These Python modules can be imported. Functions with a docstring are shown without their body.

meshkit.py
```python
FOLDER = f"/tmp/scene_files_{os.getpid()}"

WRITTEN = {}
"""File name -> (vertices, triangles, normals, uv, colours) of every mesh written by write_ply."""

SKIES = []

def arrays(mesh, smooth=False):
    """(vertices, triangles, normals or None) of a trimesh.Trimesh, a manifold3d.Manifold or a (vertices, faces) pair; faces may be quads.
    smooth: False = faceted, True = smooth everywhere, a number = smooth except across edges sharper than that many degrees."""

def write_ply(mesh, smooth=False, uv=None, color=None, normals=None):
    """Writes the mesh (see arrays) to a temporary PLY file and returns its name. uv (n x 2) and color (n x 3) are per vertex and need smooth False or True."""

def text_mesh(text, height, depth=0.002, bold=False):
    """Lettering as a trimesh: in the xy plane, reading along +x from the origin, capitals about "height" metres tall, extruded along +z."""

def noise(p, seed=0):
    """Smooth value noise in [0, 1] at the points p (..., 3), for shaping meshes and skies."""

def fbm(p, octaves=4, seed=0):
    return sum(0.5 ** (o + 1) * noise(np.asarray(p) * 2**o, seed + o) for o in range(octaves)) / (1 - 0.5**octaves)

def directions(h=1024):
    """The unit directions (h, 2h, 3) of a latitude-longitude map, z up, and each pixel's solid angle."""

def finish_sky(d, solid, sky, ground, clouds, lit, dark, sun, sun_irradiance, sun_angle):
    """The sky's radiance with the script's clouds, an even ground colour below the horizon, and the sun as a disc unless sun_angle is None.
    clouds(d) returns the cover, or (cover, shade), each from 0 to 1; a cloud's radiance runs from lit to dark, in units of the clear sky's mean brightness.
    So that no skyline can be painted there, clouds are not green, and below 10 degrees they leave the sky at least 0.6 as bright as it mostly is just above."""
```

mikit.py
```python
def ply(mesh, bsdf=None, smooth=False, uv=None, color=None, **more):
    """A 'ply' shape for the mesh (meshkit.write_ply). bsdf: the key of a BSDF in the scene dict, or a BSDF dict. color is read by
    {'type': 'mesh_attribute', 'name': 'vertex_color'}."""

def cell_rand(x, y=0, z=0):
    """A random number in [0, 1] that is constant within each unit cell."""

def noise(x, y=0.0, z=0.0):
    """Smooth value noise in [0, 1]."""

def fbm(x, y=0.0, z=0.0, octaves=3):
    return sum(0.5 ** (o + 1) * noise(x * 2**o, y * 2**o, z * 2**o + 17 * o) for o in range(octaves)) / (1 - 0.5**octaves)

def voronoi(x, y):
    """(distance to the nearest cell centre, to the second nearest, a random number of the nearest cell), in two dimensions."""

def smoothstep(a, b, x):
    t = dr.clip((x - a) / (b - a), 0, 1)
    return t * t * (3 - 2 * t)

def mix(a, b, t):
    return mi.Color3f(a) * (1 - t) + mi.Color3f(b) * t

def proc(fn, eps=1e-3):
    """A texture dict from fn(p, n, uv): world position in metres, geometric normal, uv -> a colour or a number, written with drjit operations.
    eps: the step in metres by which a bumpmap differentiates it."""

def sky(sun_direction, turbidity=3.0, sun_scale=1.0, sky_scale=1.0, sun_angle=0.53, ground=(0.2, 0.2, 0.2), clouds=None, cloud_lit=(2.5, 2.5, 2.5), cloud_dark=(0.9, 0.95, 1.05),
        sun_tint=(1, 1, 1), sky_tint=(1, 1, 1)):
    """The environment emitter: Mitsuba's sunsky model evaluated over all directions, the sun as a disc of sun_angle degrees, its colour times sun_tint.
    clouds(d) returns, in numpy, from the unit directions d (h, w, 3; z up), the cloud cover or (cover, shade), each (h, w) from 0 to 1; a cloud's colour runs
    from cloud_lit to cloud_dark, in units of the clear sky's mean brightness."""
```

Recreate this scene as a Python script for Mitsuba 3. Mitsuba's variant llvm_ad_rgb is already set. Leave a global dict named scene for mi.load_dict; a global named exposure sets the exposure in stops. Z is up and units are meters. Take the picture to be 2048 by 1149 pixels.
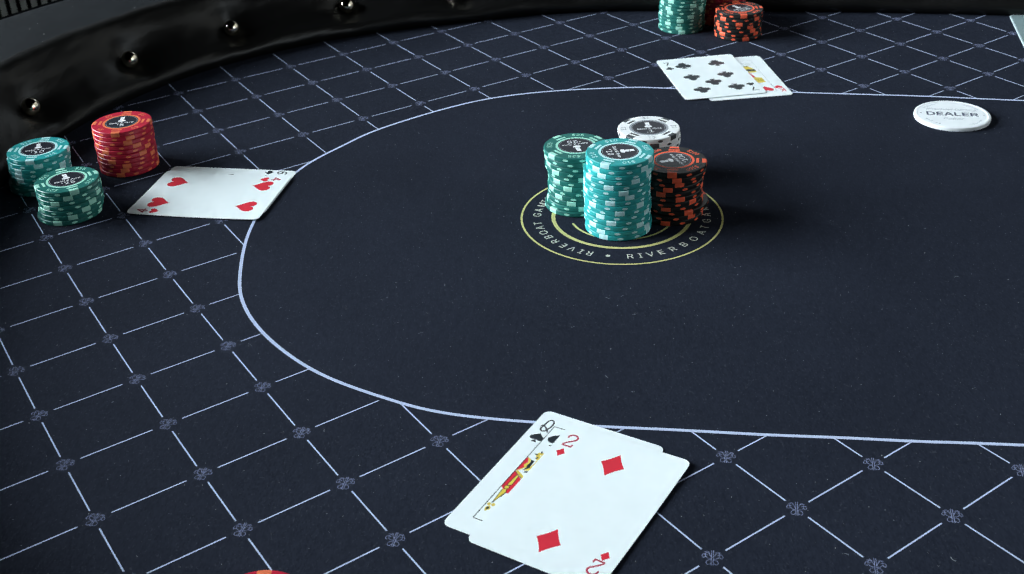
import math
import random

import drjit as dr
import mitsuba as mi
import numpy as np
import trimesh
from shapely import affinity
from shapely.geometry import LineString, MultiLineString, Point, Polygon, box
from shapely.ops import unary_union

import meshkit
import mikit

T = mi.ScalarTransform4f
rng = random.Random(7)
scene, labels = {}, {}

# ------------------------------------------------------------------ camera
F_PX, PITCH, ROLL, HEIGHT = 2352.2, math.radians(30.2625), math.radians(-2.5019), 0.32808
fwd = np.array([0, math.cos(PITCH), -math.sin(PITCH)])
right0 = np.array([1.0, 0, 0])
up0 = np.cross(right0, fwd)
cam_r = math.cos(ROLL) * right0 + math.sin(ROLL) * up0
cam_u = -math.sin(ROLL) * right0 + math.cos(ROLL) * up0
eye = np.array([0, 0, HEIGHT])
scene['camera'] = {
    'type': 'thinlens', 'fov': math.degrees(2 * math.atan(1024 / F_PX)), 'fov_axis': 'x',
    'to_world': T().look_at(origin=eye.tolist(), target=(eye + fwd).tolist(), up=cam_u.tolist()),
    'aperture_radius': 0.0008, 'focus_distance': 0.64, 'near_clip': 0.02, 'far_clip': 50.0}
exposure = 0.0

# ------------------------------------------------------------------ light: tall windows of the room, outside the frame


def basis(n):
    n = np.asarray(n, float) / np.linalg.norm(n)
    s = np.cross([0, 0, 1.0], n)
    s /= np.linalg.norm(s)
    return s, np.cross(n, s), n


def quad(c, s, u, w, h):
    c = np.asarray(c, float)
    return (np.array([c - s * w / 2 - u * h / 2, c + s * w / 2 - u * h / 2, c + s * w / 2 + u * h / 2, c - s * w / 2 + u * h / 2]), np.array([[0, 1, 2], [0, 2, 3]]))


def box_on(c, s, u, n, w, h, d):
    m = trimesh.creation.box((w, h, d))
    M = np.eye(4)
    M[:3, 0], M[:3, 1], M[:3, 2], M[:3, 3] = s, u, n, c
    m.apply_transform(M)
    return m


scene['window_paint'] = {'type': 'diffuse', 'reflectance': {'type': 'rgb', 'value': [0.6, 0.6, 0.58]}}
scene['pane_dark'] = {'type': 'diffuse', 'reflectance': {'type': 'rgb', 'value': [0.05, 0.05, 0.05]}}


def make_window(key, label, centre, look, cols, rows, pw, ph, radiance):
    """A window of lit panes in a painted frame, standing at centre and facing the point look."""
    n = np.asarray(look, float) - np.asarray(centre, float)
    n[2] = 0
    s, u, n = basis(n)
    bar = 0.05
    W, Hh = cols * pw + (cols + 1) * bar, rows * ph + (rows + 1) * bar
    bars = []
    for i in range(cols + 1):
        bars.append(box_on(centre + s * (-W / 2 + bar / 2 + i * (pw + bar)), s, u, n, bar, Hh, 0.06))
    for j in range(rows + 1):
        for i in range(cols):
            bars.append(box_on(centre + s * (-W / 2 + bar + pw / 2 + i * (pw + bar)) + u * (-Hh / 2 + bar / 2 + j * (ph + bar)), s, u, n, pw, bar, 0.055))
    scene[key + '__frame'] = mikit.ply(trimesh.util.concatenate(bars), 'window_paint')
    k = 0
    for i in range(cols):
        for j in range(rows):
            c = centre + s * (-W / 2 + bar + pw / 2 + i * (pw + bar)) + u * (-Hh / 2 + bar + ph / 2 + j * (ph + bar))
            pk = key + '__pane' + ('_%03d' % k if k else '')
            scene[pk] = mikit.ply(quad(c, s, u, pw, ph), 'pane_dark', emitter={'type': 'area', 'radiance': {'type': 'rgb', 'value': [float(x) for x in radiance]}})
            k += 1
    labels[key] = {'label': label, 'category': 'window'}


COOL = np.array([0.90, 1.0, 1.06])
make_window('window', 'tall bright window to the left of the table, outside the picture', np.array([-4.65, 1.32, 1.92]), (0.05, 0.64, 0), 3, 2, 1.30, 1.20, COOL * 30.0)
make_window('window_001', 'wide window in the pale wall to the right, outside the picture', np.array([2.40, -1.15, 1.05]), (0.0, -1.15, 0), 3, 2, 0.68, 0.64, COOL * 2.3)
make_window('window_002', 'far window beyond the far rail, outside the picture', np.array([1.0, 4.4, 1.95]), (0.1, 0.6, 0), 2, 2, 0.75, 0.50, COOL * 0.8)

# the pale wall to the right that holds the second window; the buttons and the chips' fronts mirror it
scene['wall_paint'] = {'type': 'diffuse', 'reflectance': {'type': 'rgb', 'value': [0.34, 0.32, 0.29]}}
scene['wall_paint_dark'] = {'type': 'diffuse', 'reflectance': {'type': 'rgb', 'value': [0.06, 0.06, 0.058]}}
scene['room_wall'] = mikit.ply(trimesh.creation.box((0.1, 6.4, 3.3), transform=trimesh.transformations.translation_matrix((2.5, 0.2, 0.9))), 'wall_paint')
labels['room_wall'] = {'label': 'pale room wall to the right of the table, outside the picture', 'category': 'wall'}
scene['room_wall_001'] = mikit.ply(trimesh.creation.box((0.1, 6.4, 4.2), transform=trimesh.transformations.translation_matrix((-4.79, 1.34, 1.35)) @ trimesh.transformations.rotation_matrix(-math.atan2(0.68, 4.70), (0, 0, 1))), 'wall_paint_dark')
labels['room_wall_001'] = {'label': 'dark room wall holding the bright window on the left, outside the picture', 'category': 'wall'}
scene['room_wall_002'] = mikit.ply(trimesh.creation.box((6.4, 0.1, 4.2), transform=trimesh.transformations.translation_matrix((1.03, 4.54, 1.35)) @ trimesh.transformations.rotation_matrix(-math.atan2(0.9, 3.8), (0, 0, 1))), 'wall_paint_dark')
labels['room_wall_002'] = {'label': 'dark room wall holding the far window beyond the table, outside the picture', 'category': 'wall'}

# ------------------------------------------------------------------ materials
noise, fbm, smoothstep, mix, cell_rand = mikit.noise, mikit.fbm, mikit.smoothstep, mikit.mix, mikit.cell_rand


def rgb(*c):
    return {'type': 'rgb', 'value': [float(x) for x in c]}


def principled(color, roughness=0.4, spec=0.5, **more):
    return {'type': 'twosided', 'material': {'type': 'principled', 'base_color': color if isinstance(color, dict) else rgb(*color), 'roughness': roughness, 'specular': spec, **more}}


def weave(p):
    rib = noise(p.x * 2700, p.y * 800, 3.0)
    grain = noise(p.x * 5200, p.y * 4300, 9.0)
    return rib, grain


def felt_color(p, n, uv):
    rib, grain = weave(p)
    big = fbm(p.x * 14, p.y * 14, 1.0)
    thread = noise(p.x * 1500, p.y * 620, 5.0)
    c = mix((0.0080, 0.0105, 0.0180), (0.0186, 0.0225, 0.0350), thread * 0.55 + rib * 0.25 + grain * 0.20)
    fleck = smoothstep(0.82, 0.98, noise(p.x * 1700, p.y * 1000, 21.0))
    c = mix(c, (0.070, 0.076, 0.092), fleck * 0.30)
    c = c * (0.84 + 0.32 * big)
    # dust: small pale specks, each in a cell of its own
    cx, cy = dr.floor(p.x / 0.0085), dr.floor(p.y / 0.0085)
    qx = p.x / 0.0085 - cx - 0.15 - 0.7 * cell_rand(cx, cy, 5)
    qy = p.y / 0.0085 - cy - 0.15 - 0.7 * cell_rand(cx, cy, 6)
    rad = 0.012 + 0.022 * cell_rand(cx, cy, 8)
    speck = dr.select((cell_rand(cx, cy, 7) > 0.72) & (qx * qx + qy * qy * 0.6 < rad * rad), 1.0, 0.0)
    return mix(c, (0.42, 0.42, 0.40), speck * (0.25 + 0.6 * cell_rand(cx, cy, 11)))


def felt_bump(p, n, uv):
    return noise(p.x * 2700, p.y * 800, 3.0) * 0.6 + noise(p.x * 5200, p.y * 4300, 9.0) * 0.4


def ink(lo, hi):
    def fn(p, n, uv):
        rib, grain = weave(p)
        return mix(lo, hi, smoothstep(0.2, 0.75, rib * 0.65 + grain * 0.35))
    return mikit.proc(fn)


scene['felt'] = {'type': 'bumpmap', 'arbitrary': mikit.proc(felt_bump, 1.2e-4), 'scale': 0.00006,
                 'bsdf': principled(mikit.proc(felt_color), 0.95, 0.06)}
scene['ink_white'] = principled(ink((0.38, 0.44, 0.60), (0.44, 0.51, 0.68)), 0.9, 0.08)
scene['ink_faint'] = principled(ink((0.11, 0.13, 0.22), (0.26, 0.29, 0.44)), 0.9, 0.08)
scene['ink_gold'] = principled(ink((0.40, 0.39, 0.16), (0.49, 0.47, 0.20)), 0.9, 0.08)
scene['ink_cream'] = principled(ink((0.40, 0.42, 0.36), (0.50, 0.52, 0.45)), 0.8, 0.3)


def leather_bump(p, n, uv):
    return fbm(p.x * 900, p.y * 900, p.z * 900, 3) * 0.7 + fbm(p.x * 120, p.y * 120, p.z * 300, 2) * 1.2


scene['leather'] = {'type': 'bumpmap', 'arbitrary': mikit.proc(leather_bump, 2e-4), 'scale': 0.00012,
                    'bsdf': principled((0.005, 0.005, 0.005), 0.40, 0.34)}


def vinyl_color(p, n, uv):
    c = mix((0.0028, 0.0042, 0.0060), (0.0058, 0.0080, 0.0105), fbm(p.x * 60, p.y * 60, 4.0))
    cx, cy = dr.floor(p.x / 0.016), dr.floor(p.y / 0.016)
    qx = p.x / 0.016 - cx - 0.15 - 0.7 * cell_rand(cx, cy, 5)
    qy = p.y / 0.016 - cy - 0.15 - 0.7 * cell_rand(cx, cy, 6)
    rad = 0.015 + 0.03 * cell_rand(cx, cy, 8)
    return mix(c, (0.4, 0.4, 0.38), dr.select((cell_rand(cx, cy, 7) > 0.8) & (qx * qx + qy * qy < rad * rad), 0.8, 0.0))


scene['vinyl'] = principled(mikit.proc(vinyl_color), 0.7, 0.15)
scene['dark_wood'] = principled((0.012, 0.011, 0.010), 0.5, 0.4)
scene['chrome'] = principled((0.84, 0.78, 0.62), 0.09, 0.5, metallic=1.0)


def card_color(p, n, uv):
    return mix((0.755, 0.835, 0.845), (0.785, 0.86, 0.87), fbm(p.x * 160, p.y * 160, 2.0))


scene['card_stock'] = principled(mikit.proc(card_color), 0.32, 0.45)
scene['card_edge'] = principled((0.62, 0.64, 0.62), 0.7, 0.2)
scene['print_red'] = principled((0.62, 0.030, 0.050), 0.35, 0.4)
scene['print_black'] = principled((0.018, 0.024, 0.030), 0.35, 0.4)
scene['print_yellow'] = principled((0.66, 0.52, 0.08), 0.35, 0.4)
scene['print_maroon'] = principled((0.40, 0.035, 0.065), 0.35, 0.4)
scene['print_cream'] = principled((0.62, 0.62, 0.40), 0.35, 0.4)
scene['print_grey'] = principled((0.33, 0.37, 0.42), 0.4, 0.4)
scene['print_navy'] = principled((0.035, 0.05, 0.09), 0.4, 0.4)


def clay(c, seed, tone=1.0, rough=0.38):
    lo, hi = [float(x) * 0.90 * tone for x in c], [min(float(x) * 1.08 * tone, 0.95) for x in c]
    pale = [0.5 * h + 0.10 for h in hi]

    def fn(p, n, uv):
        base = mix(lo, hi, fbm(p.x * 700, p.y * 700, p.z * 700 + seed, 2))
        scuff = smoothstep(0.74, 0.86, noise(p.x * 420 + seed, p.y * 420, p.z * 2600)) * smoothstep(0.45, 0.7, noise(p.x * 3100, p.y * 2900, p.z * 3000))
        return mix(base, pale, scuff * 0.35)
    return principled(mikit.proc(fn), rough, 0.40)


CHIP = {
    'teal': dict(body=(0.025, 0.315, 0.312), spot=(0.46, 0.75, 0.76), value='$10', ring='spot'),
    'green': dict(body=(0.017, 0.138, 0.118), spot=(0.33, 0.68, 0.55), value='$25', ring='spot'),
    'black': dict(body=(0.010, 0.010, 0.010), spot=(0.88, 0.130, 0.060), value='$100', ring='spot'),
    'white': dict(body=(0.80, 0.83, 0.83), spot=(0.065, 0.075, 0.082), value='$1', ring='grey'),
    'red': dict(body=(0.42, 0.015, 0.038), spot=(0.70, 0.165, 0.075), value='$5', ring='spot'),
}
for i, (k, d) in enumerate(CHIP.items()):
    for v, (tone, rough) in enumerate(((1.0, 0.36), (0.90, 0.42), (1.09, 0.33))):
        scene['chip_%s_%d' % (k, v)] = clay(d['body'], 11 * i + v, tone, rough)
    scene['spot_' + k] = clay(d['spot'], 11 * i + 5)
scene['decal'] = principled((0.016, 0.018, 0.026), 0.32, 0.4)
scene['decal_white'] = principled((0.78, 0.80, 0.82), 0.35, 0.4)
scene['decal_grey'] = principled((0.30, 0.33, 0.36), 0.4, 0.4)
scene['acrylic'] = principled((0.80, 0.85, 0.87), 0.25, 0.5)
scene['grey_plastic'] = principled((0.19, 0.27, 0.28), 0.4, 0.5)
scene['grey_plastic_lit_edge'] = principled((0.45, 0.55, 0.57), 0.4, 0.5)  # same plastic, painted paler for window light on the plate's side


def slat_color(p, n, uv):
    return mix((0.20, 0.215, 0.205), (0.25, 0.265, 0.255), noise(p.x * 60, p.y * 60, p.z * 12))


scene['slat_paint'] = principled(mikit.proc(slat_color), 0.6, 0.3)
scene['backing_black'] = principled((0.008, 0.009, 0.010), 0.7, 0.3)


def floor_color(p, n, uv):
    return mix((0.018, 0.018, 0.019), (0.032, 0.031, 0.030), fbm(p.x * 30, p.y * 30, 0.0))


scene['carpet'] = principled(mikit.proc(floor_color), 0.9, 0.2)

# ------------------------------------------------------------------ helpers for flat shapes


def polys(g):
    return [x for x in getattr(g, 'geoms', [g]) if isinstance(x, Polygon) and x.area > 1e-12]


def extrude(g, depth, z0=0.0, simplify=0.0):
    """A shapely shape (metres) as a thin solid."""
    if simplify:
        g = g.simplify(simplify)
    m = trimesh.util.concatenate([trimesh.creation.extrude_polygon(x, depth, engine='earcut') for x in polys(g)])
    m.apply_translation((0, 0, z0))
    return m


def stroke(pts, w, cap=1):
    return LineString(pts).buffer(w / 2, quad_segs=4, cap_style=cap)


def smooth_path(pts, n=6, closed=False):
    """Catmull-Rom through the points."""
    p = np.asarray(pts, float)
    q = np.vstack([p[-1:], p, p[:2]]) if closed else np.vstack([2 * p[:1] - p[1:2], p, 2 * p[-1:] - p[-2:-1]])
    out = []
    for i in range(1, len(q) - 2):
        a, b, c, d = q[i - 1:i + 3]
        for t in np.arange(n) / n:
            out.append(0.5 * (2 * b + (c - a) * t + (2 * a - 5 * b + 4 * c - d) * t ** 2 + (-a + 3 * b - 3 * c + d) * t ** 3))
    if not closed:
        out.append(q[-2])
    return np.array(out)


def text_at(text, height, x, y, deg=0.0, slant=0.0, bold=False, depth=0.00003, z0=0.0, stretch=1.0, space=None):
    """Lettering centred at x, y, turned by deg."""
    m = meshkit.text_mesh(text, height, depth, bold)
    v = m.vertices
    v[:, 0] *= stretch
    v[:, 0] += slant * v[:, 1]
    lo, hi = v.min(0), v.max(0)
    v = v - [(lo[0] + hi[0]) / 2, height / 2, 0]
    a = math.radians(deg)
    w = np.c_[v[:, 0] * math.cos(a) - v[:, 1] * math.sin(a) + x, v[:, 0] * math.sin(a) + v[:, 1] * math.cos(a) + y, v[:, 2] + z0]
    return trimesh.Trimesh(w, m.faces, process=False)


def place(x, y, z=0.0, deg=0.0):
    return T().translate([float(x), float(y), float(z)]).rotate([0, 0, 1], float(deg))


def add(key, shape, **to):
    """An entry under key, or key_001, key_002 where the key is taken."""
    k, i = key, 0
    while k in scene:
        i += 1
        k = '%s_%03d' % (key, i)
    scene[k] = {**shape, **to}
    return k


# ------------------------------------------------------------------ the table: mat, rail, armrest
far_side = np.array([(-0.0094, 1.0460), (0.0370, 1.0552), (0.1017, 1.0566), (0.1463, 1.0502), (0.2896, 1.0267), (0.3721, 1.0105), (0.4543, 0.9915), (0.62, 0.953), (0.80, 0.908)])
near_side = np.array([(0.07, 0.212), (0.25, 0.188), (0.45, 0.163), (0.70, 0.135)])
left_end = np.array([(-0.030, 0.232), (-0.120, 0.264), (-0.200, 0.318), (-0.262, 0.395), (-0.305, 0.480), (-0.331, 0.570), (-0.342, 0.660), (-0.341, 0.740), (-0.325, 0.815), (-0.289, 0.890), (-0.2370, 0.951), (-0.165, 1.000), (-0.0950, 1.027)])
end_c = np.array([0.77, 0.515])
end_t = np.radians(np.linspace(72, -90, 24))
end_cap = np.c_[end_c[0] + 0.392 * np.cos(end_t), end_c[1] + 0.392 * np.sin(end_t)]
outline = np.vstack([far_side, end_cap, near_side[::-1], left_end])
outline = smooth_path(outline, 8, closed=True)
ring_line = LineString(np.vstack([outline, outline[:1]]))
N_PATH = 900
path = np.array([ring_line.interpolate(s).coords[0] for s in np.linspace(0, ring_line.length, N_PATH, endpoint=False)])
for _ in range(12):
    path = (np.roll(path, 1, 0) + 2 * path + np.roll(path, -1, 0)) / 4
tangent = np.roll(path, -1, 0) - np.roll(path, 1, 0)
tangent /= np.linalg.norm(tangent, axis=1, keepdims=True)
outward = np.c_[-tangent[:, 1], tangent[:, 0]]
if (outward[0] @ (path[0] - [0.3, 0.6])) < 0:
    outward = -outward
inner = Polygon(path)

# outline of the printed betting line, as measured on the mat
bet = [(0.90, 0.310), (0.62, 0.349), (0.40, 0.380), (0.2212, 0.4054), (0.1774, 0.4111), (0.1452, 0.4160), (0.1105, 0.4208), (0.0734, 0.4268), (0.0180, 0.4355), (-0.0319, 0.4470), (-0.0655, 0.4633),
       (-0.1009, 0.4885), (-0.1307, 0.5238), (-0.1494, 0.5612), (-0.1570, 0.6010), (-0.1594, 0.6460), (-0.1542, 0.6912), (-0.1385, 0.7370), (-0.1134, 0.7729), (-0.0910, 0.7983), (-0.0485, 0.8298),
       (-0.0094, 0.8497), (0.0378, 0.8592), (0.0958, 0.8598), (0.1313, 0.8536), (0.2402, 0.8302), (0.3112, 0.8155), (0.3775, 0.7988), (0.60, 0.745), (0.90, 0.680)]
bet = smooth_path(bet, 8)
bet_end = smooth_path([(0.90, 0.680), (1.00, 0.63), (1.03, 0.50), (1.00, 0.36), (0.90, 0.310)], 8)
bet_poly = Polygon(np.vstack([bet, bet_end[1:-1]])).buffer(0)
bet_ring = bet_poly.exterior.buffer(0.00098)

mat = trimesh.creation.extrude_polygon(inner.buffer(0.006), 0.004, engine='earcut')
mat.apply_translation((0, 0, -0.004))
scene['poker_table__playing_mat'] = mikit.ply(mat, 'felt')
labels['poker_table'] = {'label': 'dark navy poker table with white printed lattice and black buttoned padded rail', 'category': 'poker table'}
INK = dict(depth=0.00007, z0=-0.00002)
scene['poker_table__playing_mat__betting_line'] = mikit.ply(extrude(bet_ring, 0.00009, -0.00002), 'ink_white')
labels['poker_table__playing_mat__betting_line'] = {'label': 'pale blue printed oval line'}

# printed lattice: the positions of its nodes on the mat
LAT = np.array([(-0.1802397, 0.3829547), (0.2441568, -0.3798712), (0.3977954, 0.2745769), (-0.0002554, 0.0304265), (-0.0130406, -0.0026398), (0.0124683, -0.0142327), (-0.0053798, 0.0096340), (-0.0146021, -0.0036915), (-0.0077201, 0.0053368), (-0.0087247, 0.0050279)])


def node(i, j):
    i, j = i / 10, j / 10
    return np.array([1, i, j, i * i, i * j, j * j, i ** 3, i * i * j, i * j * j, j ** 3]) @ LAT


outer_zone = inner.buffer(0.002).difference(bet_poly.buffer(0.0008))
lines, marks = [], []
ORN = []   # strokes of the printed ornament, millimetres, y up


def sym(pts, w):
    for sgn in (1, -1):
        ORN.append((smooth_path([(sgn * x, y) for x, y in pts], 5), w))


for x in (-0.42, 0.42):
    ORN.append((np.array([(x, -4.4), (x, 4.6)]), 0.27))
sym([(0.8, 1.0), (1.6, 2.9), (2.7, 3.2), (3.0, 2.2), (2.1, 1.7)], 0.21)
sym([(0.7, -0.6), (2.0, -0.2), (2.9, 0.9), (3.3, 2.2), (4.1, 1.9), (4.4, 0.5), (3.7, 0.0), (3.0, 0.6)], 0.21)
sym([(0.6, -1.0), (2.0, -1.5), (2.6, -2.6), (2.3, -3.7), (1.3, -3.9), (0.8, -3.2)], 0.21)
sym([(1.3, 3.3), (2.3, 3.9), (3.6, 3.2)], 0.15)
orn_shape = unary_union([LineString(p).buffer(w / 2, quad_segs=2) for p, w in ORN])
orn_shape = affinity.scale(orn_shape, 0.00092, 0.00092, origin=(0, 0)).simplify(0.00002)
for i in range(-13, 12):
    for j in range(-4, 22):
        a, b, c = node(i, j), node(i + 1, j), node(i, j + 1)
        if not (-0.5 < a[0] < 1.15 and 0.15 < a[1] < 1.1):
            continue
        for e in (b, c):
            g = LineString([a + (e - a) * 0.150, e - (e - a) * 0.150]).buffer(0.00034, cap_style=2).intersection(outer_zone)
            lines += polys(g)
        pt = Point(a)
        if inner.buffer(-0.002).contains(pt) and not bet_poly.buffer(0.001).contains(pt):
            up = (c - a) / np.linalg.norm(c - a) - (b - a) / np.linalg.norm(b - a)
            ang = math.degrees(math.atan2(up[1], up[0])) - 90
            g = affinity.translate(affinity.rotate(orn_shape, ang, origin=(0, 0)), *a).difference(bet_poly)
            marks += polys(g)
scene['poker_table__playing_mat__lattice_print'] = mikit.ply(trimesh.util.concatenate([extrude(g, 0.00007, -0.00002) for g in lines]), 'ink_white')
scene['poker_table__playing_mat__ornament_print'] = mikit.ply(trimesh.util.concatenate([extrude(g, 0.00007, -0.00002) for g in marks]), 'ink_faint')
labels['poker_table__playing_mat__ornament_print'] = {'label': 'faint printed scroll ornaments where the lattice lines cross'}

# printed emblem in the middle of the mat
EX, EY = 0.0689, 0.6432


def annulus(r, w):
    return Point(EX, EY).buffer(r + w / 2, quad_segs=48).difference(Point(EX, EY).buffer(r - w / 2, quad_segs=48))


def sector(r, w, a0, a1):
    t = np.radians(np.linspace(a0, a1, 60))
    return LineString(np.c_[EX + r * np.cos(t), EY + r * np.sin(t)]).buffer(w / 2, cap_style=1)


gold = [annulus(0.0612, 0.0013), annulus(0.0417, 0.0024), sector(0.0312, 0.0014, 195, 352), sector(0.0312, 0.0014, 20, 160)]
scene['poker_table__playing_mat__emblem_rings'] = mikit.ply(trimesh.util.concatenate([extrude(g, 0.00008, -0.00002) for g in gold]), 'ink_gold')
labels['poker_table__playing_mat__emblem_rings'] = {'label': 'thin gold printed rings under the centre stacks'}
letters = []
TR, TX = 0.0517, EX
TEXT = 'RIVERBOATGAMING'
for sgn, angles in ((1, (-90.2, -83.7, -77.1, -69.6, -60.8, -51.3, -40.9, -30.6, -22.6, -13.2, -4.0, 5.8, 12.6, 19.5, 29.0)),
                    (-1, (-116.8, -122.7, -129.6, -136.9, -145.2, -152.6, -159.9, -167.3, -173.9, -186.7, -194.0, -202.4, -208.0, -214.5, -223.0))):
    for ch, a in zip(TEXT, angles):
        x, y = TX + TR * math.cos(math.radians(a)), EY + TR * math.sin(math.radians(a))
        letters.append(text_at(ch, 0.0050, x, y, a + 90 if sgn > 0 else a - 90, depth=0.00008, z0=-0.00002, stretch=1.0))
letters.append(extrude(Point(TX + TR * math.cos(math.radians(-104.4)), EY + TR * math.sin(math.radians(-104.4))).buffer(0.0013), 0.00008, -0.00002))
scene['poker_table__playing_mat__emblem_lettering'] = mikit.ply(trimesh.util.concatenate(letters), 'ink_cream')
labels['poker_table__playing_mat__emblem_lettering'] = {'label': 'cream lettering RIVERBOAT GAMING round the gold rings'}

# padded rail with buttons: one swept skin, pulled in at each button
PROFILE = smooth_path([(0.004, -0.003), (-0.0040, 0.002), (-0.0062, 0.008), (-0.0030, 0.0140), (0.0050, 0.0185), (0.0140, 0.0245), (0.0225, 0.0330), (0.0290, 0.0425), (0.0365, 0.0500), (0.0450, 0.0510), (0.0520, 0.0465), (0.0560, 0.030)], 5)
stud_xy = np.array([(-0.3390, 0.8140), (-0.2880, 0.9045), (-0.2215, 0.9710), (-0.1360, 1.0310)])
cum = np.linspace(0, ring_line.length, N_PATH, endpoint=False)
stud_d = 0.0160


def nearest(pt):
    return int(np.argmin(np.linalg.norm(path + outward * stud_d - pt, axis=1)))


stud_i = [nearest(p) for p in stud_xy]
step = ring_line.length / N_PATH
gap = 0.1015 / step
direction = 1 if (stud_i[3] - stud_i[0]) % N_PATH < N_PATH / 2 else -1
more, k = [], stud_i[3]
for m in range(1, 40):
    i = int(round(k + direction * gap * m)) % N_PATH
    if (direction * (stud_i[0] - i)) % N_PATH < gap * 0.6:
        break
    more.append(i)
stud_all = stud_i + more
S = np.arange(N_PATH)
near_stud = np.full(N_PATH, 1e9)
for i in stud_all:
    d = np.abs((S - i + N_PATH / 2) % N_PATH - N_PATH / 2) * step
    near_stud = np.minimum(near_stud, d)
pn = np.gradient(PROFILE, axis=0)
pn /= np.linalg.norm(pn, axis=1, keepdims=True)
pnorm = np.c_[-pn[:, 1], pn[:, 0]]          # to the outside of the padding
if pnorm[len(pnorm) // 2, 1] < 0:
    pnorm = -pnorm
verts = np.zeros((N_PATH, len(PROFILE), 3))
prof_len = np.r_[0, np.cumsum(np.linalg.norm(np.diff(PROFILE, axis=0), axis=1))]
k_stud = int(np.argmin(np.abs(PROFILE[:, 0] - stud_d) + (PROFILE[:, 1] < 0.017)))
for q, (d, z) in enumerate(PROFILE):
    dl = prof_len[q] - prof_len[k_stud]
    r2 = near_stud ** 2 + dl ** 2
    pull = -0.0070 * np.exp(-r2 / (2 * 0.0100 ** 2)) - 0.0030 * np.exp(-r2 / (2 * 0.022 ** 2))
    pleat = -0.0016 * np.exp(-(near_stud ** 2) / (2 * 0.004 ** 2)) * np.exp(-dl ** 2 / (2 * 0.02 ** 2))
    swell = 0.0016 * (1 - np.exp(-near_stud ** 2 / (2 * 0.03 ** 2))) * np.exp(-dl ** 2 / (2 * 0.018 ** 2))
    base = path + outward * d
    wr = meshkit.fbm(np.c_[base * 38, np.full(N_PATH, z * 90)], 3, 4) - 0.5
    wr2 = meshkit.fbm(np.c_[base * 130, np.full(N_PATH, z * 160)], 2, 9) - 0.5
    env = min(1.0, max(0.0, (z - 0.002) / 0.01))
    off = (pull + pleat + swell + 0.0021 * wr + 0.0006 * wr2) * env
    verts[:, q, :2] = base + outward * (off * pnorm[q, 0])[:, None]
    verts[:, q, 2] = z + off * pnorm[q, 1]


def sweep_faces(n, m):
    i, j = np.meshgrid(np.arange(n), np.arange(m - 1), indexing='ij')
    i2 = (i + 1) % n
    return np.stack([i * m + j, i * m + j + 1, i2 * m + j + 1, i2 * m + j], -1).reshape(-1, 4)


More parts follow.
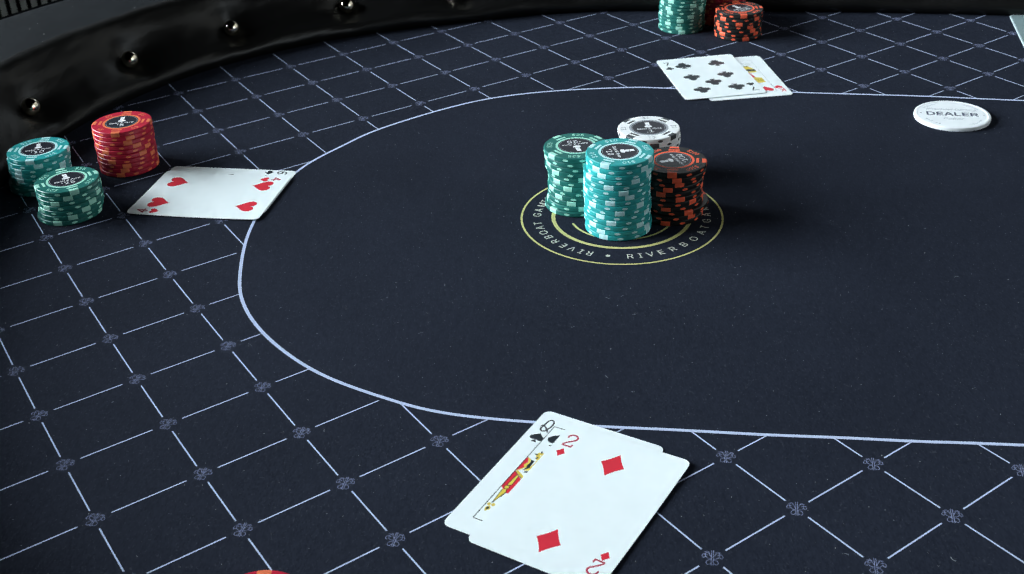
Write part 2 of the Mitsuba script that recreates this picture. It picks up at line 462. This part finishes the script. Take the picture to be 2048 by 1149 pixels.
scene['poker_table__rail'] = mikit.ply((verts.reshape(-1, 3), sweep_faces(N_PATH, len(PROFILE))), 'leather', smooth=True)
labels['poker_table__rail'] = {'label': 'black leather padded rail with metal buttons'}
dome = trimesh.creation.icosphere(3, 0.0067)
dome_ply = mikit.ply(dome, 'chrome', smooth=True)
for i in stud_all:
    c = verts[i, k_stud] + np.r_[outward[i] * pnorm[k_stud, 0], pnorm[k_stud, 1]] * 0.0068
    if c[0] > 0.75 or c[1] < 0.45:
        continue
    add('poker_table__rail__stud', dome_ply, to_world=place(*c))

ARM = smooth_path([(0.0580, 0.024), (0.0590, 0.0400), (0.0610, 0.0425), (0.068, 0.0430), (0.110, 0.0430), (0.146, 0.0420), (0.1540, 0.0400), (0.1580, 0.0355), (0.1580, -0.03), (0.152, -0.055)], 4)
av = np.zeros((N_PATH, len(ARM), 3))
for q, (d, z) in enumerate(ARM):
    av[:, q, :2] = path + outward * d
    av[:, q, 2] = z
scene['poker_table__armrest'] = mikit.ply((av.reshape(-1, 3), sweep_faces(N_PATH, len(ARM))), 'vinyl', smooth=40)
labels['poker_table__armrest'] = {'label': 'dusty slate grey outer armrest band behind the rail'}
slab = trimesh.creation.extrude_polygon(inner.buffer(0.150), 0.03, engine='earcut')
slab.apply_translation((0, 0, -0.0545))
scene['poker_table__tabletop'] = mikit.ply(slab, 'dark_wood')
for sx in (0.02, 0.78):
    leg = trimesh.creation.cylinder(0.05, 0.6455, sections=32)
    leg.apply_translation((sx, 0.6, -0.75 + 0.05 + 0.6455 / 2))
    foot = trimesh.creation.cylinder(0.24, 0.05, sections=48)
    foot.apply_translation((sx, 0.6, -0.725))
    add('poker_table__pedestal', mikit.ply(trimesh.util.concatenate([leg, foot]), 'dark_wood', smooth=40))

# ------------------------------------------------------------------ floor and ribbed panel beyond the table
fl = trimesh.creation.box((5.0, 5.2, 0.02))
fl.apply_translation((0.2, 0.6, -0.762))
scene['floor'] = mikit.ply(fl, 'carpet')
labels['floor'] = {'label': 'dark carpet under the poker table', 'category': 'floor', 'kind': 'structure'}
d = fwd + (50 - 1024) / F_PX * cam_r - (20 - 574.5) / F_PX * cam_u
d = d * (1.9 / np.hypot(d[0], d[1]))
base = np.array([d[0], d[1], 0])
nrm = -np.array([d[0], d[1], 0]) / np.hypot(d[0], d[1])
side = np.cross([0, 0, 1.0], nrm)       # to the right as seen from the camera is -side or side
if side @ cam_r < 0:
    side = -side
PITCH_S = 17.6 / F_PX * np.linalg.norm(d)
back = box_on(base - nrm * 0.012 + np.array([0, 0, -0.45]), side, np.array([0, 0, 1.0]), np.cross(side, [0, 0, 1.0]), 0.36, 0.60, 0.012)
scene['ribbed_panel__backing'] = mikit.ply(back, 'backing_black')
labels['ribbed_panel'] = {'label': 'grey ribbed panel of upright slats behind the rail at the top left corner', 'category': 'panel'}
for kx in range(-9, 10):
    c = base + side * (kx * PITCH_S) + np.array([0, 0, -0.45])
    b = box_on(c, side, np.array([0, 0, 1.0]), np.cross(side, [0, 0, 1.0]), PITCH_S * 0.58, 0.597, 0.011)
    add('ribbed_panel__slat', mikit.ply(b, 'slat_paint'))

# ------------------------------------------------------------------ poker chips
R, TH, BEV = 0.0199, 0.00325, 0.00042
SEG = 96
prof = np.array([(0.0, 0.0), (R - 0.0012, 0.0), (R - BEV, 0.00006), (R - 0.00008, BEV), (R, BEV + 0.0003), (R, TH - BEV - 0.0003), (R - 0.00008, TH - BEV), (R - BEV, TH - 0.00006), (R - 0.0012, TH), (0.0, TH)])
body = trimesh.creation.revolve(prof, sections=SEG)
body.fix_normals()


def shell(rad, a0, a1, z_of, n=9):
    pass


def rim_patch(half_deg, prof_pts, n=7):
    """A strip of the chip's surface following prof_pts (r, z), half_deg to each side of angle 0, a hair proud."""
    t = np.radians(np.linspace(-half_deg, half_deg, n))
    v = np.array([[(r) * math.cos(a), (r) * math.sin(a), z] for a in t for r, z in prof_pts])
    m = len(prof_pts)
    f = [[i * m + j, i * m + j + 1, (i + 1) * m + j + 1, (i + 1) * m + j] for i in range(n - 1) for j in range(m - 1)]
    return v, np.array(f)


PR = 0.00005
wrap = [(r + (PR if r > R - 0.001 else 0), z + (PR if z > TH * 0.5 else -PR if z < TH * 0.5 else 0)) for r, z in prof[2:8]]
wrap = [(R - 0.0029, -PR)] + wrap + [(R - 0.0012, TH + PR), (R - 0.0029, TH + PR)]
wrap[0] = (R - 0.0029, -0.00001)
spot_v, spot_f = rim_patch(8.3, wrap[1:], 7)
# the wrap on the top face is a straight-sided bar: cut its corners to a constant width
half_w = R * math.sin(math.radians(8.3))
for v in spot_v:
    r = math.hypot(v[0], v[1])
    if r < R - 0.0005:
        y = v[1] / r * R
        v[1] = y
        v[0] = math.sqrt(max(r * r - y * y, 0))
spot_mesh = (spot_v, spot_f)


def dot_patch():
    """An oval on the rim."""
    n = 16
    v = [[R + PR, 0, TH / 2]]
    for k in range(n):
        a = 2 * math.pi * k / n
        th = 0.00185 * math.cos(a) / R
        v.append([(R + PR) * math.cos(th), (R + PR) * math.sin(th), TH / 2 + 0.00078 * math.sin(a)])
    f = [[0, 1 + k, 1 + (k + 1) % n] for k in range(n)]
    return np.array(v), np.array(f)


dot_mesh = dot_patch()
Z = TH - 0.00001
ring_mesh = extrude(Point(0, 0).buffer(0.0126, quad_segs=24).difference(Point(0, 0).buffer(0.0110, quad_segs=24)), 0.00006, Z)
thin_ring_mesh = extrude(Point(0, 0).buffer(0.0104, quad_segs=24).difference(Point(0, 0).buffer(0.0102, quad_segs=24)), 0.00008, Z)
disc_mesh = extrude(Point(0, 0).buffer(0.0110, quad_segs=24), 0.00005, Z)
bar_mesh = extrude(box(0.0136, -0.0033, 0.0151, 0.0033).buffer(0.0001), 0.00006, Z)


def logo_mesh():
    """A small figure under a brimmed hat, seen from above as on the decal (y is up)."""
    g = [affinity.scale(Point(0, 0.0014).buffer(1), 0.0025, 0.0016, origin=(0, 0.0014)),
         affinity.scale(Point(0, 0.0040).buffer(1), 0.0014, 0.0017, origin=(0, 0.0040)),
         affinity.rotate(box(-0.0011, 0.0052, 0.0011, 0.0078).buffer(0.0003), 4)]
    g = [affinity.translate(x, 0, 0.0004) for x in g]
    cut = affinity.translate(LineString([(-0.0022, 0.0032), (0.0022, 0.0030)]).buffer(0.00016), 0, 0)
    cut2 = LineString([(-0.0018, 0.0056), (0.0018, 0.0057)]).buffer(0.00014)
    return extrude(unary_union(g).difference(cut).difference(cut2), 0.00009, Z)


def script_mesh():
    return text_at('Saint & Pyre', 0.0021, 0.0, -0.0018, 0, slant=0.35, depth=0.00009, z0=Z, stretch=1.0)


logo_m, script_m = logo_mesh(), script_mesh()
number_m = {k: text_at(d['value'].replace('$', "'" if k != 'white' else '.'), 0.0036, 0, -0.0060, 0, depth=0.00009, z0=Z, stretch=1.15) for k, d in CHIP.items()}
denom_m = {k: text_at(d['value'], 0.0030, 0, 0.0162, 0, depth=0.00007, z0=Z, stretch=1.0 if k != 'black' else 0.85) for k, d in CHIP.items()}
PLY = {}


def ply_of(name, mesh, bsdf, smooth=False):
    if (name, bsdf) not in PLY:
        PLY[name, bsdf] = mikit.ply(mesh, bsdf, smooth=smooth)
    return PLY[name, bsdf]


ORD = ['first', 'second', 'third', 'fourth', 'fifth', 'sixth', 'seventh', 'eighth', 'ninth',
       'tenth', 'eleventh', 'twelfth', 'thirteenth', 'fourteenth', 'fifteenth']
NAMES = {'teal': 'teal', 'green': 'dark green', 'black': 'black', 'white': 'white', 'red': 'red'}


def chip(kind, x, y, z, deg, label, group, top=False, text_deg=45.0, up_deg=90.0, tilt=(0, 0)):
    key, i = 'poker_chip', 0
    while key in labels:
        i += 1
        key = 'poker_chip_%03d' % i
    labels[key] = {'label': label, 'category': 'poker chip', 'group': group}

    def at(a):
        return place(x, y, z, a)
    cb, cs = 'chip_%s_%d' % (kind, 0 if top else rng.randrange(3)), 'spot_' + kind
    scene[key + '__body'] = {**ply_of('body', body, cb, 25), 'to_world': at(deg)}
    sp = ply_of('spot', spot_mesh, cs, True)
    dt = ply_of('dot', dot_mesh, cs, True)
    for q in range(4):
        add(key + '__edge_spot', sp, to_world=at(deg + 90 * q))
    for q in range(4):
        for o in (30, 60):
            add(key + '__edge_dot', dt, to_world=at(deg + 90 * q + o))
    if not top:
        return key
    for q in range(4):
        add(key + '__face_bar', ply_of('bar', bar_mesh, cs), to_world=at(deg + 90 * q))
        add(key + '__denomination', ply_of('denom' + kind, denom_m[kind], 'decal_grey' if kind == 'white' else cs), to_world=at(deg + 45 - 90 + 90 * q))
    scene[key + '__ring'] = {**ply_of('ring', ring_mesh, 'decal_grey' if kind == 'white' else cs), 'to_world': at(deg)}
    scene[key + '__decal'] = {**ply_of('disc', disc_mesh, 'decal'), 'to_world': at(deg)}
    labels[key + '__decal'] = {'label': 'round black centre sticker'}
    scene[key + '__decal__fine_ring'] = {**ply_of('fine', thin_ring_mesh, 'decal_grey'), 'to_world': at(deg)}
    for nm, mm in (('emblem', logo_m), ('script', script_m), ('number', number_m[kind])):
        scene[key + '__decal__' + nm] = {**ply_of(nm + (kind if nm == 'number' else ''), mm, 'decal_white'), 'to_world': at(up_deg - 90)}
    return key


def stack(kind, n, where, group, xy, bars, up, offs=None, z0=0.0, jitter=0.0003):
    """n chips from the table up; offs: {index from the top: (dx, dy)} in millimetres."""
    for k in range(n):
        idx = n - 1 - k
        dx, dy = (offs or {}).get(idx, (0, 0)) if isinstance(offs, dict) else (offs(idx) if offs else (0, 0))
        jx, jy = (rng.uniform(-jitter, jitter), rng.uniform(-jitter, jitter)) if idx else (0, 0)
        deg = bars if idx == 0 else rng.uniform(0, 90)
        lab = '%s chip, %s, %s' % (NAMES[kind], ORD[idx], where)
        chip(kind, xy[0] + dx / 1000 + jx, xy[1] + dy / 1000 + jy, z0 + k * TH, deg, lab, group, top=(idx == 0), up_deg=up)


def steps(table):
    """table: [(last index, (dx, dy)), ...]"""
    return lambda i: next(v for last, v in table if i <= last)


stack('teal', 15, 'from the top of the tall central teal stack', 'chips of the tall teal centre stack', (0.0656, 0.6299), 58, 8,
      steps([(2, (0.6, 0)), (3, (-0.9, 0)), (8, (-0.9, 0)), (12, (-0.5, 0)), (14, (0, 0))]))
stack('green', 12, 'from the top of the green stack left of central teal', 'chips of the dark green centre stack', (0.0429, 0.6636), 37, -80,
      steps([(1, (0, 0)), (3, (0.6, 0)), (9, (2.2, 0.3)), (10, (1.6, 0)), (11, (-0.2, -0.6))]))
stack('black', 11, 'from the top of the black stack right of central teal', 'chips of the black centre stack', (0.0991, 0.6455), -10, 197,
      steps([(1, (0.6, -2.0)), (6, (-1.2, -1.0)), (7, (-0.5, 0.3)), (8, (2.6, 0.3)), (10, (0, 0))]))
stack('white', 10, 'from the top of the white stack behind central teal', 'chips of the white centre stack', (0.0922, 0.7020), 45, 92,
      steps([(0, (0, 0)), (2, (0.8, 0.4)), (9, (0.3, 0))]))
stack('teal', 8, 'from the top of the low teal stack, far left', 'chips of the teal stack by the left rail', (-0.3143, 0.7274), 2, 105,
      steps([(0, (4.2, -0.4)), (2, (3.4, -0.4)), (5, (2.2, -0.2)), (7, (0.3, 0))]))
stack('green', 7, 'from the top of the low green stack, far left', 'chips of the dark green stack by the left rail', (-0.2808, 0.6820), 30, 118,
      steps([(4, (2.4, 0.8)), (5, (1.2, 0.4)), (6, (0, 0))]))
stack('red', 10, 'from the top of the red stack by the hearts card', 'chips of the red stack by the left rail', (-0.2605, 0.7518), 2, 98,
      steps([(0, (0.6, 0)), (3, (0.3, 0)), (9, (0, 0))]))
stack('green', 11, 'from the top of the green stack at far rail', 'chips of the dark green far stack', (0.1581, 1.0002), 20, 90, None, 0.0, 0.0007)
stack('red', 11, 'from the top of the red stack at far rail', 'chips of the red far stack', (0.1960, 1.0170), 15, 90, None, 0.0, 0.0008)
stack('black', 7, 'from the top of the low black far stack', 'chips of the black far stack', (0.2028, 0.9750), 0, 120, None, 0.0, 0.0008)
stack('red', 2, 'of the pair cut off by the bottom edge', 'red chips at the bottom edge', (-0.1008, 0.3219), 0, 90)

# ------------------------------------------------------------------ dealer button
DX, DY, DR, DT = 0.3162, 0.7725, 0.0260, 0.0032
bprof = np.array([(0, 0), (DR - 0.0009, 0), (DR - 0.0002, 0.0003), (DR, 0.001), (DR, DT - 0.001), (DR - 0.0002, DT - 0.0003), (DR - 0.0009, DT), (DR - 0.0022, DT), (DR - 0.0026, DT - 0.00025), (0, DT - 0.00025)])
bm = trimesh.creation.revolve(bprof, sections=128)
bm.fix_normals()
DDEG = -12.5
scene['dealer_button__disc'] = mikit.ply(bm, 'acrylic', smooth=25, to_world=place(DX, DY, 0, DDEG))
labels['dealer_button'] = {'label': 'round white disc lettered DEALER lying right of the centre near the betting line', 'category': 'dealer button'}
zb = DT - 0.00025 - 0.00001
wd = []
pos = 0.0
scene['dealer_button__title'] = mikit.ply(text_at('DEALER', 0.0060, 0, 0.0002, 0, bold=True, depth=0.00007, z0=zb, stretch=1.14), 'print_navy', to_world=place(DX, DY, 0, DDEG))
scene['dealer_button__script'] = mikit.ply(trimesh.util.concatenate([text_at('Riverboat Gaming', 0.0032, 0, 0.0088, 0, slant=0.4, depth=0.00007, z0=zb, stretch=0.92),
                                                                    text_at('Poker', 0.0034, 0, -0.0086, 0, slant=0.4, depth=0.00007, z0=zb, stretch=1.1)]), 'print_grey', to_world=place(DX, DY, 0, DDEG))
small = []
for c0 in (45, 135, 225, 315):
    for q, ch in enumerate('DEALER'):
        a = c0 + (2.5 - q) * 6.2 if c0 < 180 else c0 - (2.5 - q) * 6.2
        rr = 0.0207
        small.append(text_at(ch, 0.0017, rr * math.cos(math.radians(a)), rr * math.sin(math.radians(a)), a - 90 if c0 < 180 else a + 90, depth=0.00007, z0=zb, stretch=1.1))
scene['dealer_button__small_lettering'] = mikit.ply(trimesh.util.concatenate(small), 'print_grey', to_world=place(DX, DY, 0, DDEG))
scene['dealer_button__dots'] = mikit.ply(trimesh.util.concatenate([extrude(Point(sx * 0.0212, 0).buffer(0.0005), 0.00007, zb) for sx in (-1, 1)]), 'print_navy', to_world=place(DX, DY, 0, DDEG))

# ------------------------------------------------------------------ playing cards
CT = 0.00034


def heart():
    t = np.linspace(0, 2 * np.pi, 60, endpoint=False)
    x, y = 16 * np.sin(t) ** 3, 13 * np.cos(t) - 5 * np.cos(2 * t) - 2 * np.cos(3 * t) - np.cos(4 * t)
    p = np.c_[x / 32.0, (y + 2.5) / 29.0]
    return Polygon(p)


def diamond():
    c = [(0, 0.5), (0.36, 0), (0, -0.5), (-0.36, 0)]
    out = []
    for a, b in zip(c, c[1:] + c[:1]):
        a, b = np.array(a), np.array(b)
        m = (a + b) / 2 * 0.86
        for t in np.arange(8) / 8:
            out.append((1 - t) ** 2 * a + 2 * t * (1 - t) * m + t * t * b)
    return Polygon(out)


def stem(y0, y1, w0, w1):
    return Polygon([(-w1, y1), (-w0, y0), (w0, y0), (w1, y1)])


def spade():
    h = affinity.translate(affinity.scale(affinity.rotate(heart(), 180, origin=(0, 0)), 0.92, 0.78, origin=(0, 0)), 0, 0.10)
    return unary_union([h, Polygon([(-0.035, 0), (-0.05, -0.3), (-0.2, -0.5), (0.2, -0.5), (0.05, -0.3), (0.035, 0)])])


def club():
    return unary_union([Point(0, 0.255).buffer(0.235), Point(-0.255, -0.085).buffer(0.235), Point(0.255, -0.085).buffer(0.235), Point(0, 0.03).buffer(0.12),
                        Polygon([(-0.05, 0.1), (-0.05, -0.2), (-0.17, -0.5), (0.17, -0.5), (0.05, -0.2), (0.05, 0.1)])])


SUIT = {'heart': (heart(), 'print_red'), 'diamond': (diamond(), 'print_red'), 'spade': (spade(), 'print_black'), 'club': (club(), 'print_black')}
card_outline = box(-0.03165 + 0.0034, -0.0444 + 0.0034, 0.03165 - 0.0034, 0.0444 - 0.0034).buffer(0.0034, quad_segs=10)


def bow(mesh, amount):
    """Lifts the two ends of a card, and one corner a little more."""
    v = mesh.vertices
    lift = (v[:, 1] / 0.0444) ** 2 * amount + np.clip(v[:, 0] / 0.03 + v[:, 1] / 0.044 - 0.6, 0, None) ** 2 * amount * 0.35
    return trimesh.Trimesh(np.c_[v[:, :2], v[:, 2] + lift], mesh.faces, process=False)


def card(label, x, y, deg, z, half=0.03165, shift=0.0, lift=0.0):
    key, i = 'playing_card', 0
    while key in labels:
        i += 1
        key = 'playing_card_%03d' % i
    labels[key] = {'label': label, 'category': 'playing card'}
    w = place(x, y, z, deg)
    sheet = affinity.translate(box(-half + 0.0034, -0.0444 + 0.0034, half - 0.0034, 0.0444 - 0.0034).buffer(0.0034, quad_segs=10), shift / 1000, 0)
    sm = extrude(sheet, CT)
    if lift:
        sm = bow(sm.subdivide_to_size(0.006), lift)
    scene[key + '__sheet'] = mikit.ply(sm, 'card_stock', to_world=w)

    def pr(name, shape, bsdf, layer=0):
        """shape: shapely in millimetres on the card, or a finished mesh"""
        if not isinstance(shape, trimesh.Trimesh):
            g = affinity.scale(shape, 0.001, 0.001, origin=(0, 0)).intersection(sheet.buffer(-0.0001))
            shape = extrude(g, 0.00004 + 0.00003 * layer, CT - 0.00001)
        if lift:
            shape = bow(shape.subdivide_to_size(0.006), lift)
        add(key + '__' + name, mikit.ply(shape, bsdf), to_world=w)

    def pip(suit, px, py, size, flip=False, name='pip'):
        g, b = SUIT[suit]
        g = affinity.translate(affinity.rotate(affinity.scale(g, size, size, origin=(0, 0)), 180 if flip else 0, origin=(0, 0)), px, py)
        pr(name, g, b)
    return pr, pip


def both(f):
    for fl in (False, True):
        f(fl)


def turn(g, fl):
    return affinity.rotate(g, 180, origin=(0, 0)) if fl else g


# queen of spades, lowest of the near pair
pr, pip = card('queen of spades playing card, partly under the two of diamonds', 0.0168, 0.3916, -31.9, 0.0002, 0.0303, -1.1)
pr('frame_line', Polygon([(-21.9, 35.0), (21.9, 35.0), (21.9, -35.0), (-21.9, -35.0)]).exterior.buffer(0.2, join_style=2), 'print_black')
qg = unary_union([LineString(smooth_path([(-23.9, 31.0), (-23.2, 33.4), (-23.2, 36.6), (-24.2, 38.4), (-25.4, 38.4), (-26.3, 37.0), (-26.6, 33.4), (-26.9, 31.0), (-25.9, 29.5), (-24.6, 29.8), (-23.9, 31.0)], 5)).buffer(0.38),
                  LineString(smooth_path([(-27.6, 33.0), (-26.6, 33.4), (-24.7, 32.1), (-22.8, 29.8)], 5)).buffer(0.36)])
for fl in (False, True):
    pr('index', turn(qg, fl), 'print_black')
    pip('spade', *((-25.1, 24.4) if not fl else (25.1, -24.4)), 7.2, fl, 'small_pip')
    pip('spade', *((-15.2, 26.9) if not fl else (15.2, -26.9)), 11.2, fl)
# the printed figure: robe, trim and sceptre
robe = unary_union([Polygon([(-21.7, 9.8), (-21.2, 9.7), (-19.9, 7.1), (-20.6, 4.8), (-19.6, 3.2), (-21.7, -0.2)]), Polygon([(-21.7, -1.1), (-16.8, -4.4), (-14.0, -6.0), (-14.0, -12.0), (-16.4, -15.1), (-17.9, -15.4), (-21.7, -12.5)])])
pr('figure_robe', robe, 'print_red')
trim = unary_union([Polygon([(-21.7, 10.1), (-21.3, 10.1), (-19.5, 9.2), (-18.6, 6.7), (-19.1, 4.8), (-18.5, 3.8), (-21.2, -0.5), (-21.5, -0.2), (-19.6, 3.3), (-20.7, 4.7), (-19.7, 6.9), (-21.2, 9.7)]), Polygon([(-16.7, 8.3), (-15.0, 8.0), (-15.0, 3.9), (-16.3, 2.0), (-18.9, 1.1), (-17.4, 3.6), (-17.2, 5.5)]),
                    Polygon([(-21.6, -0.9), (-20.6, -0.1), (-15.2, -3.2), (-15.4, -4.8)]), Polygon([(-19.6, -2.7), (-18.6, -3.3), (-18.2, -9.4), (-19.2, -10.6), (-20.1, -10.3)]), Point(-19.4, -12.0).buffer(1.15),
                    Polygon([(-20.3, -13.6), (-18.7, -13.3), (-18.0, -15.0), (-19.6, -23.2), (-19.9, -23.2)])] +
                   [Point(-17.0 + 1.3 * math.cos(a), 13.4 + 1.3 * math.sin(a)).buffer(0.9) for a in np.arange(5) * 2 * math.pi / 5] + [Point(-16.9, 10.8).buffer(0.8), Point(-16.4, 9.0).buffer(0.7), Point(-20.5, -24.6).buffer(0.85), Point(-18.6, -24.3).buffer(0.85),
                    Polygon([(-19.5, -25.2), (-18.4, -27.2), (-19.9, -29.3), (-20.9, -27.3)])])
pr('figure_trim', trim, 'print_yellow', 1)
dark = unary_union([Polygon([(-19.4, 9.2), (-17.5, 8.7), (-17.5, 5.4), (-17.1, 4.0), (-19.2, 1.0), (-18.5, 3.8), (-19.1, 4.8), (-18.6, 6.9)]), LineString([(-21.5, -1.1), (-15.4, -4.9)]).buffer(0.14), LineString([(-19.7, -2.9), (-20.1, -10.2), (-19.2, -10.8), (-18.2, -9.5), (-18.5, -3.4)]).buffer(0.13),
                    Point(-19.4, -12.0).buffer(1.25).difference(Point(-19.4, -12.0).buffer(1.0)), LineString([(-20.4, -13.8), (-19.8, -23.6), (-18.0, -15.1), (-18.7, -13.3)]).buffer(0.13), Polygon([(-19.6, -26.0), (-18.9, -27.2), (-19.8, -28.4), (-20.4, -27.3)]),
                    LineString([(-17.9, -15.4), (-18.4, -18.6)]).buffer(0.1), Polygon([(-18.4, 0.0), (-16.6, 0.2), (-15.6, 1.6), (-17.4, 1.2)])] +
                   [LineString([(-17.0 + 1.7 * math.cos(a), 13.4 + 1.7 * math.sin(a)), (-17.0 + 2.8 * math.cos(a), 13.4 + 2.8 * math.sin(a))]).buffer(0.32) for a in np.arange(5) * 2 * math.pi / 5 + 0.6])
pr('figure_outline', dark, 'print_black', 2)

# two of diamonds
pr, pip = card('two of diamonds playing card lying over the queen at the near edge', 0.0255, 0.3808, -32.5, 0.0002 + CT + 0.00005, 0.02985, 0.4, 0.0005)
two = LineString(smooth_path([(-25.6, 34.4), (-25.3, 35.8), (-24.2, 36.8), (-22.7, 36.9), (-21.4, 36.0), (-21.2, 34.5), (-22.2, 33.1), (-24.2, 31.2), (-25.5, 29.4)], 5)).buffer(0.42).union(LineString([(-25.5, 28.8), (-21.4, 28.8), (-21.3, 30.2)]).buffer(0.42))
for fl in (False, True):
    pr('index', turn(two, fl), 'print_maroon')
    pip('diamond', *((-23.6, 23.7) if not fl else (24.0, -25.4)), 6.0, fl, 'small_pip')
    pip('diamond', *((0.8, 26.4) if not fl else (0.0, -28.4)), 15.6, fl)

# six of spades under the four of hearts
a4 = math.radians(78.6)
ox = 10.8
pr, pip = card('six of spades playing card showing only its far edge behind the four of hearts', -0.1935 + ox / 1000 * math.cos(a4), 0.6964 + ox / 1000 * math.sin(a4), 78.6, 0.0002)
six = LineString(smooth_path([(-24.4, 36.9), (-26.2, 37.6), (-27.6, 36.0), (-28.0, 33.4), (-27.2, 31.4), (-25.6, 31.2), (-24.6, 32.6), (-25.0, 34.2), (-26.4, 34.6), (-27.6, 33.8)], 5)).buffer(0.48)
for fl in (False, True):
    pr('index', turn(affinity.translate(six, -1.6, 0.8), fl), 'print_black')
    pip('spade', *((-27.8, 26.2) if not fl else (27.8, -26.2)), 6.2, fl, 'small_pip')
for px in (-16.6, 16.6):
    pip('spade', px, 27, 13)
    pip('spade', px, 0, 13)
    pip('spade', px, -27, 13, True)

# four of hearts
pr, pip = card('four of hearts playing card lying beside the red chip stack on the left', -0.1935, 0.6964, 78.6, 0.0002 + CT + 0.00005, lift=0.0007)
four = LineString([(-26.0, 32.4), (-26.0, 38.4), (-29.1, 34.1), (-24.8, 34.1)]).buffer(0.46)
for fl in (False, True):
    pr('index', turn(four, fl), 'print_maroon')
    pip('heart', *((-26.2, 27.0) if not fl else (26.2, -27.0)), 6.2, fl, 'small_pip')
for px in (-14.2, 16.2):
    pip('heart', px, 29, 13.8)
    pip('heart', px, -29, 13.8, True)

# king of hearts under the seven of clubs
pr, pip = card('king of hearts playing card half hidden under the seven of clubs', 0.1816, 0.8704, 5.2, 0.0002)
pr('frame_line', Polygon([(-21.8, 34.6), (21.8, 34.6), (21.8, -34.6), (-21.8, -34.6)]).exterior.buffer(0.17), 'print_grey')
kk = unary_union([LineString([(-28.2, 30.4), (-28.2, 36.6)]).buffer(0.45), LineString([(-25.2, 36.6), (-28.0, 33.0)]).buffer(0.35), LineString([(-27.4, 33.8), (-25.0, 30.4)]).buffer(0.45)])
for fl in (False, True):
    pr('index', turn(kk, fl), 'print_red')
    pip('heart', *((-25.4, 26.0) if not fl else (25.4, -26.0)), 6.4, fl, 'small_pip')
    pip('heart', *((-15.4, 28.4) if not fl else (15.4, -28.4)), 10.5, fl)
pr('figure_hair', unary_union([LineString(smooth_path([(9.0, 31.0), (12.5, 29.0), (16.5, 30.0), (18.5, 27.0)], 4)).buffer(0.35), LineString(smooth_path([(10.0, 27.0), (14.0, 26.0), (18.6, 24.5)], 4)).buffer(0.3)]), 'print_grey')
pr('figure_trim', unary_union([Polygon([(9.5, 21.8), (15.6, 21.6), (18.9, 14.6), (9.0, 15.2)]), Polygon([(8.0, 9.6), (18.9, 11.0), (18.9, 8.0), (12.0, 7.2)]), Polygon([(7.0, -4.0), (14.0, -3.0), (19.2, -5.0), (19.2, -14.5), (14.2, -15.6), (8.0, -13.0)])]), 'print_yellow')
pr('figure_dark', unary_union([Polygon([(8.0, 15.6), (19.1, 14.2), (19.1, 10.4), (9.0, 11.0)]), LineString([(9.0, 21.8), (15.8, 21.8)]).buffer(0.4), LineString([(8.0, -6.5), (19.0, -8.6)]).buffer(0.3), LineString([(8.4, -10.0), (18.6, -12.0)]).buffer(0.3)]), 'print_black', 1)
pr('figure_robe', unary_union([Polygon([(9.0, 7.0), (12.8, 6.4), (14.6, -1.6), (13.6, -3.6), (7.0, -4.0)])]), 'print_red', 1)

# seven of clubs
pr, pip = card('seven of clubs playing card lying over the king near the far betting line', 0.1614, 0.8740, 7.2, 0.0002 + CT + 0.00005, lift=0.0003)
seven = LineString([(-27.4, 37.2), (-23.0, 37.2), (-25.6, 31.0)]).buffer(0.5)
for fl in (False, True):
    pr('index', turn(seven, fl), 'print_black')
    pip('club', *((-25.2, 24.0) if not fl else (25.2, -24.0)), 6.4, fl, 'small_pip')
for px in (-13.6, 13.6):
    pip('club', px, 27.6, 13.2)
    pip('club', px, 0.9, 13.2, True)
    pip('club', px, -27.0, 13.2, True)
pip('club', -0.2, -12.8, 13.2, True)

# grey plastic card at the right edge
gp = box(-0.0315 + 0.004, -0.044 + 0.004, 0.0315 - 0.004, 0.044 - 0.004).buffer(0.004, quad_segs=10)
ga = math.atan2(0.9924 - 0.9077, 0.4415 - 0.4213) - math.pi / 2
gx = np.array([math.cos(ga), math.sin(ga)])
gy = np.array([-math.sin(ga), math.cos(ga)])
gc = np.array([0.4415, 0.9910]) + gx * 0.0315 - gy * 0.044
wg = place(gc[0], gc[1], 0.0002, math.degrees(ga))
scene['cut_card__rim'] = mikit.ply(extrude(gp.difference(gp.buffer(-0.0011)), 0.0011), 'grey_plastic_lit_edge', to_world=wg)  # pale strip paints in the light caught by the plate's edge
scene['cut_card__face'] = mikit.ply(extrude(gp.buffer(-0.00112), 0.0010), 'grey_plastic', to_world=wg)
labels['cut_card'] = {'label': 'grey green plastic card with its lit edge painted as a pale rim, cut off by the right picture edge', 'category': 'plastic card'}

# ------------------------------------------------------------------ lint lying on the mat
lint = []
lr = random.Random(12)
for _ in range(60):
    x, y = lr.uniform(-0.2, 0.45), lr.uniform(0.33, 0.85)
    a, L, bend = lr.uniform(0, 6.28), lr.uniform(0.0010, 0.0030), lr.uniform(-2.0, 2.0)
    pts, ang = [(x, y)], a
    for _s in range(6):
        ang += bend / 6
        pts.append((pts[-1][0] + math.cos(ang) * L / 6, pts[-1][1] + math.sin(ang) * L / 6))
    lint.append(extrude(LineString(pts).buffer(0.00004, quad_segs=1), 0.00008, 0.00001))
scene['lint'] = mikit.ply(trimesh.util.concatenate(lint), 'decal_grey')
labels['lint'] = {'label': 'tiny pale lint fibres scattered over the dark mat', 'category': 'lint', 'kind': 'stuff'}
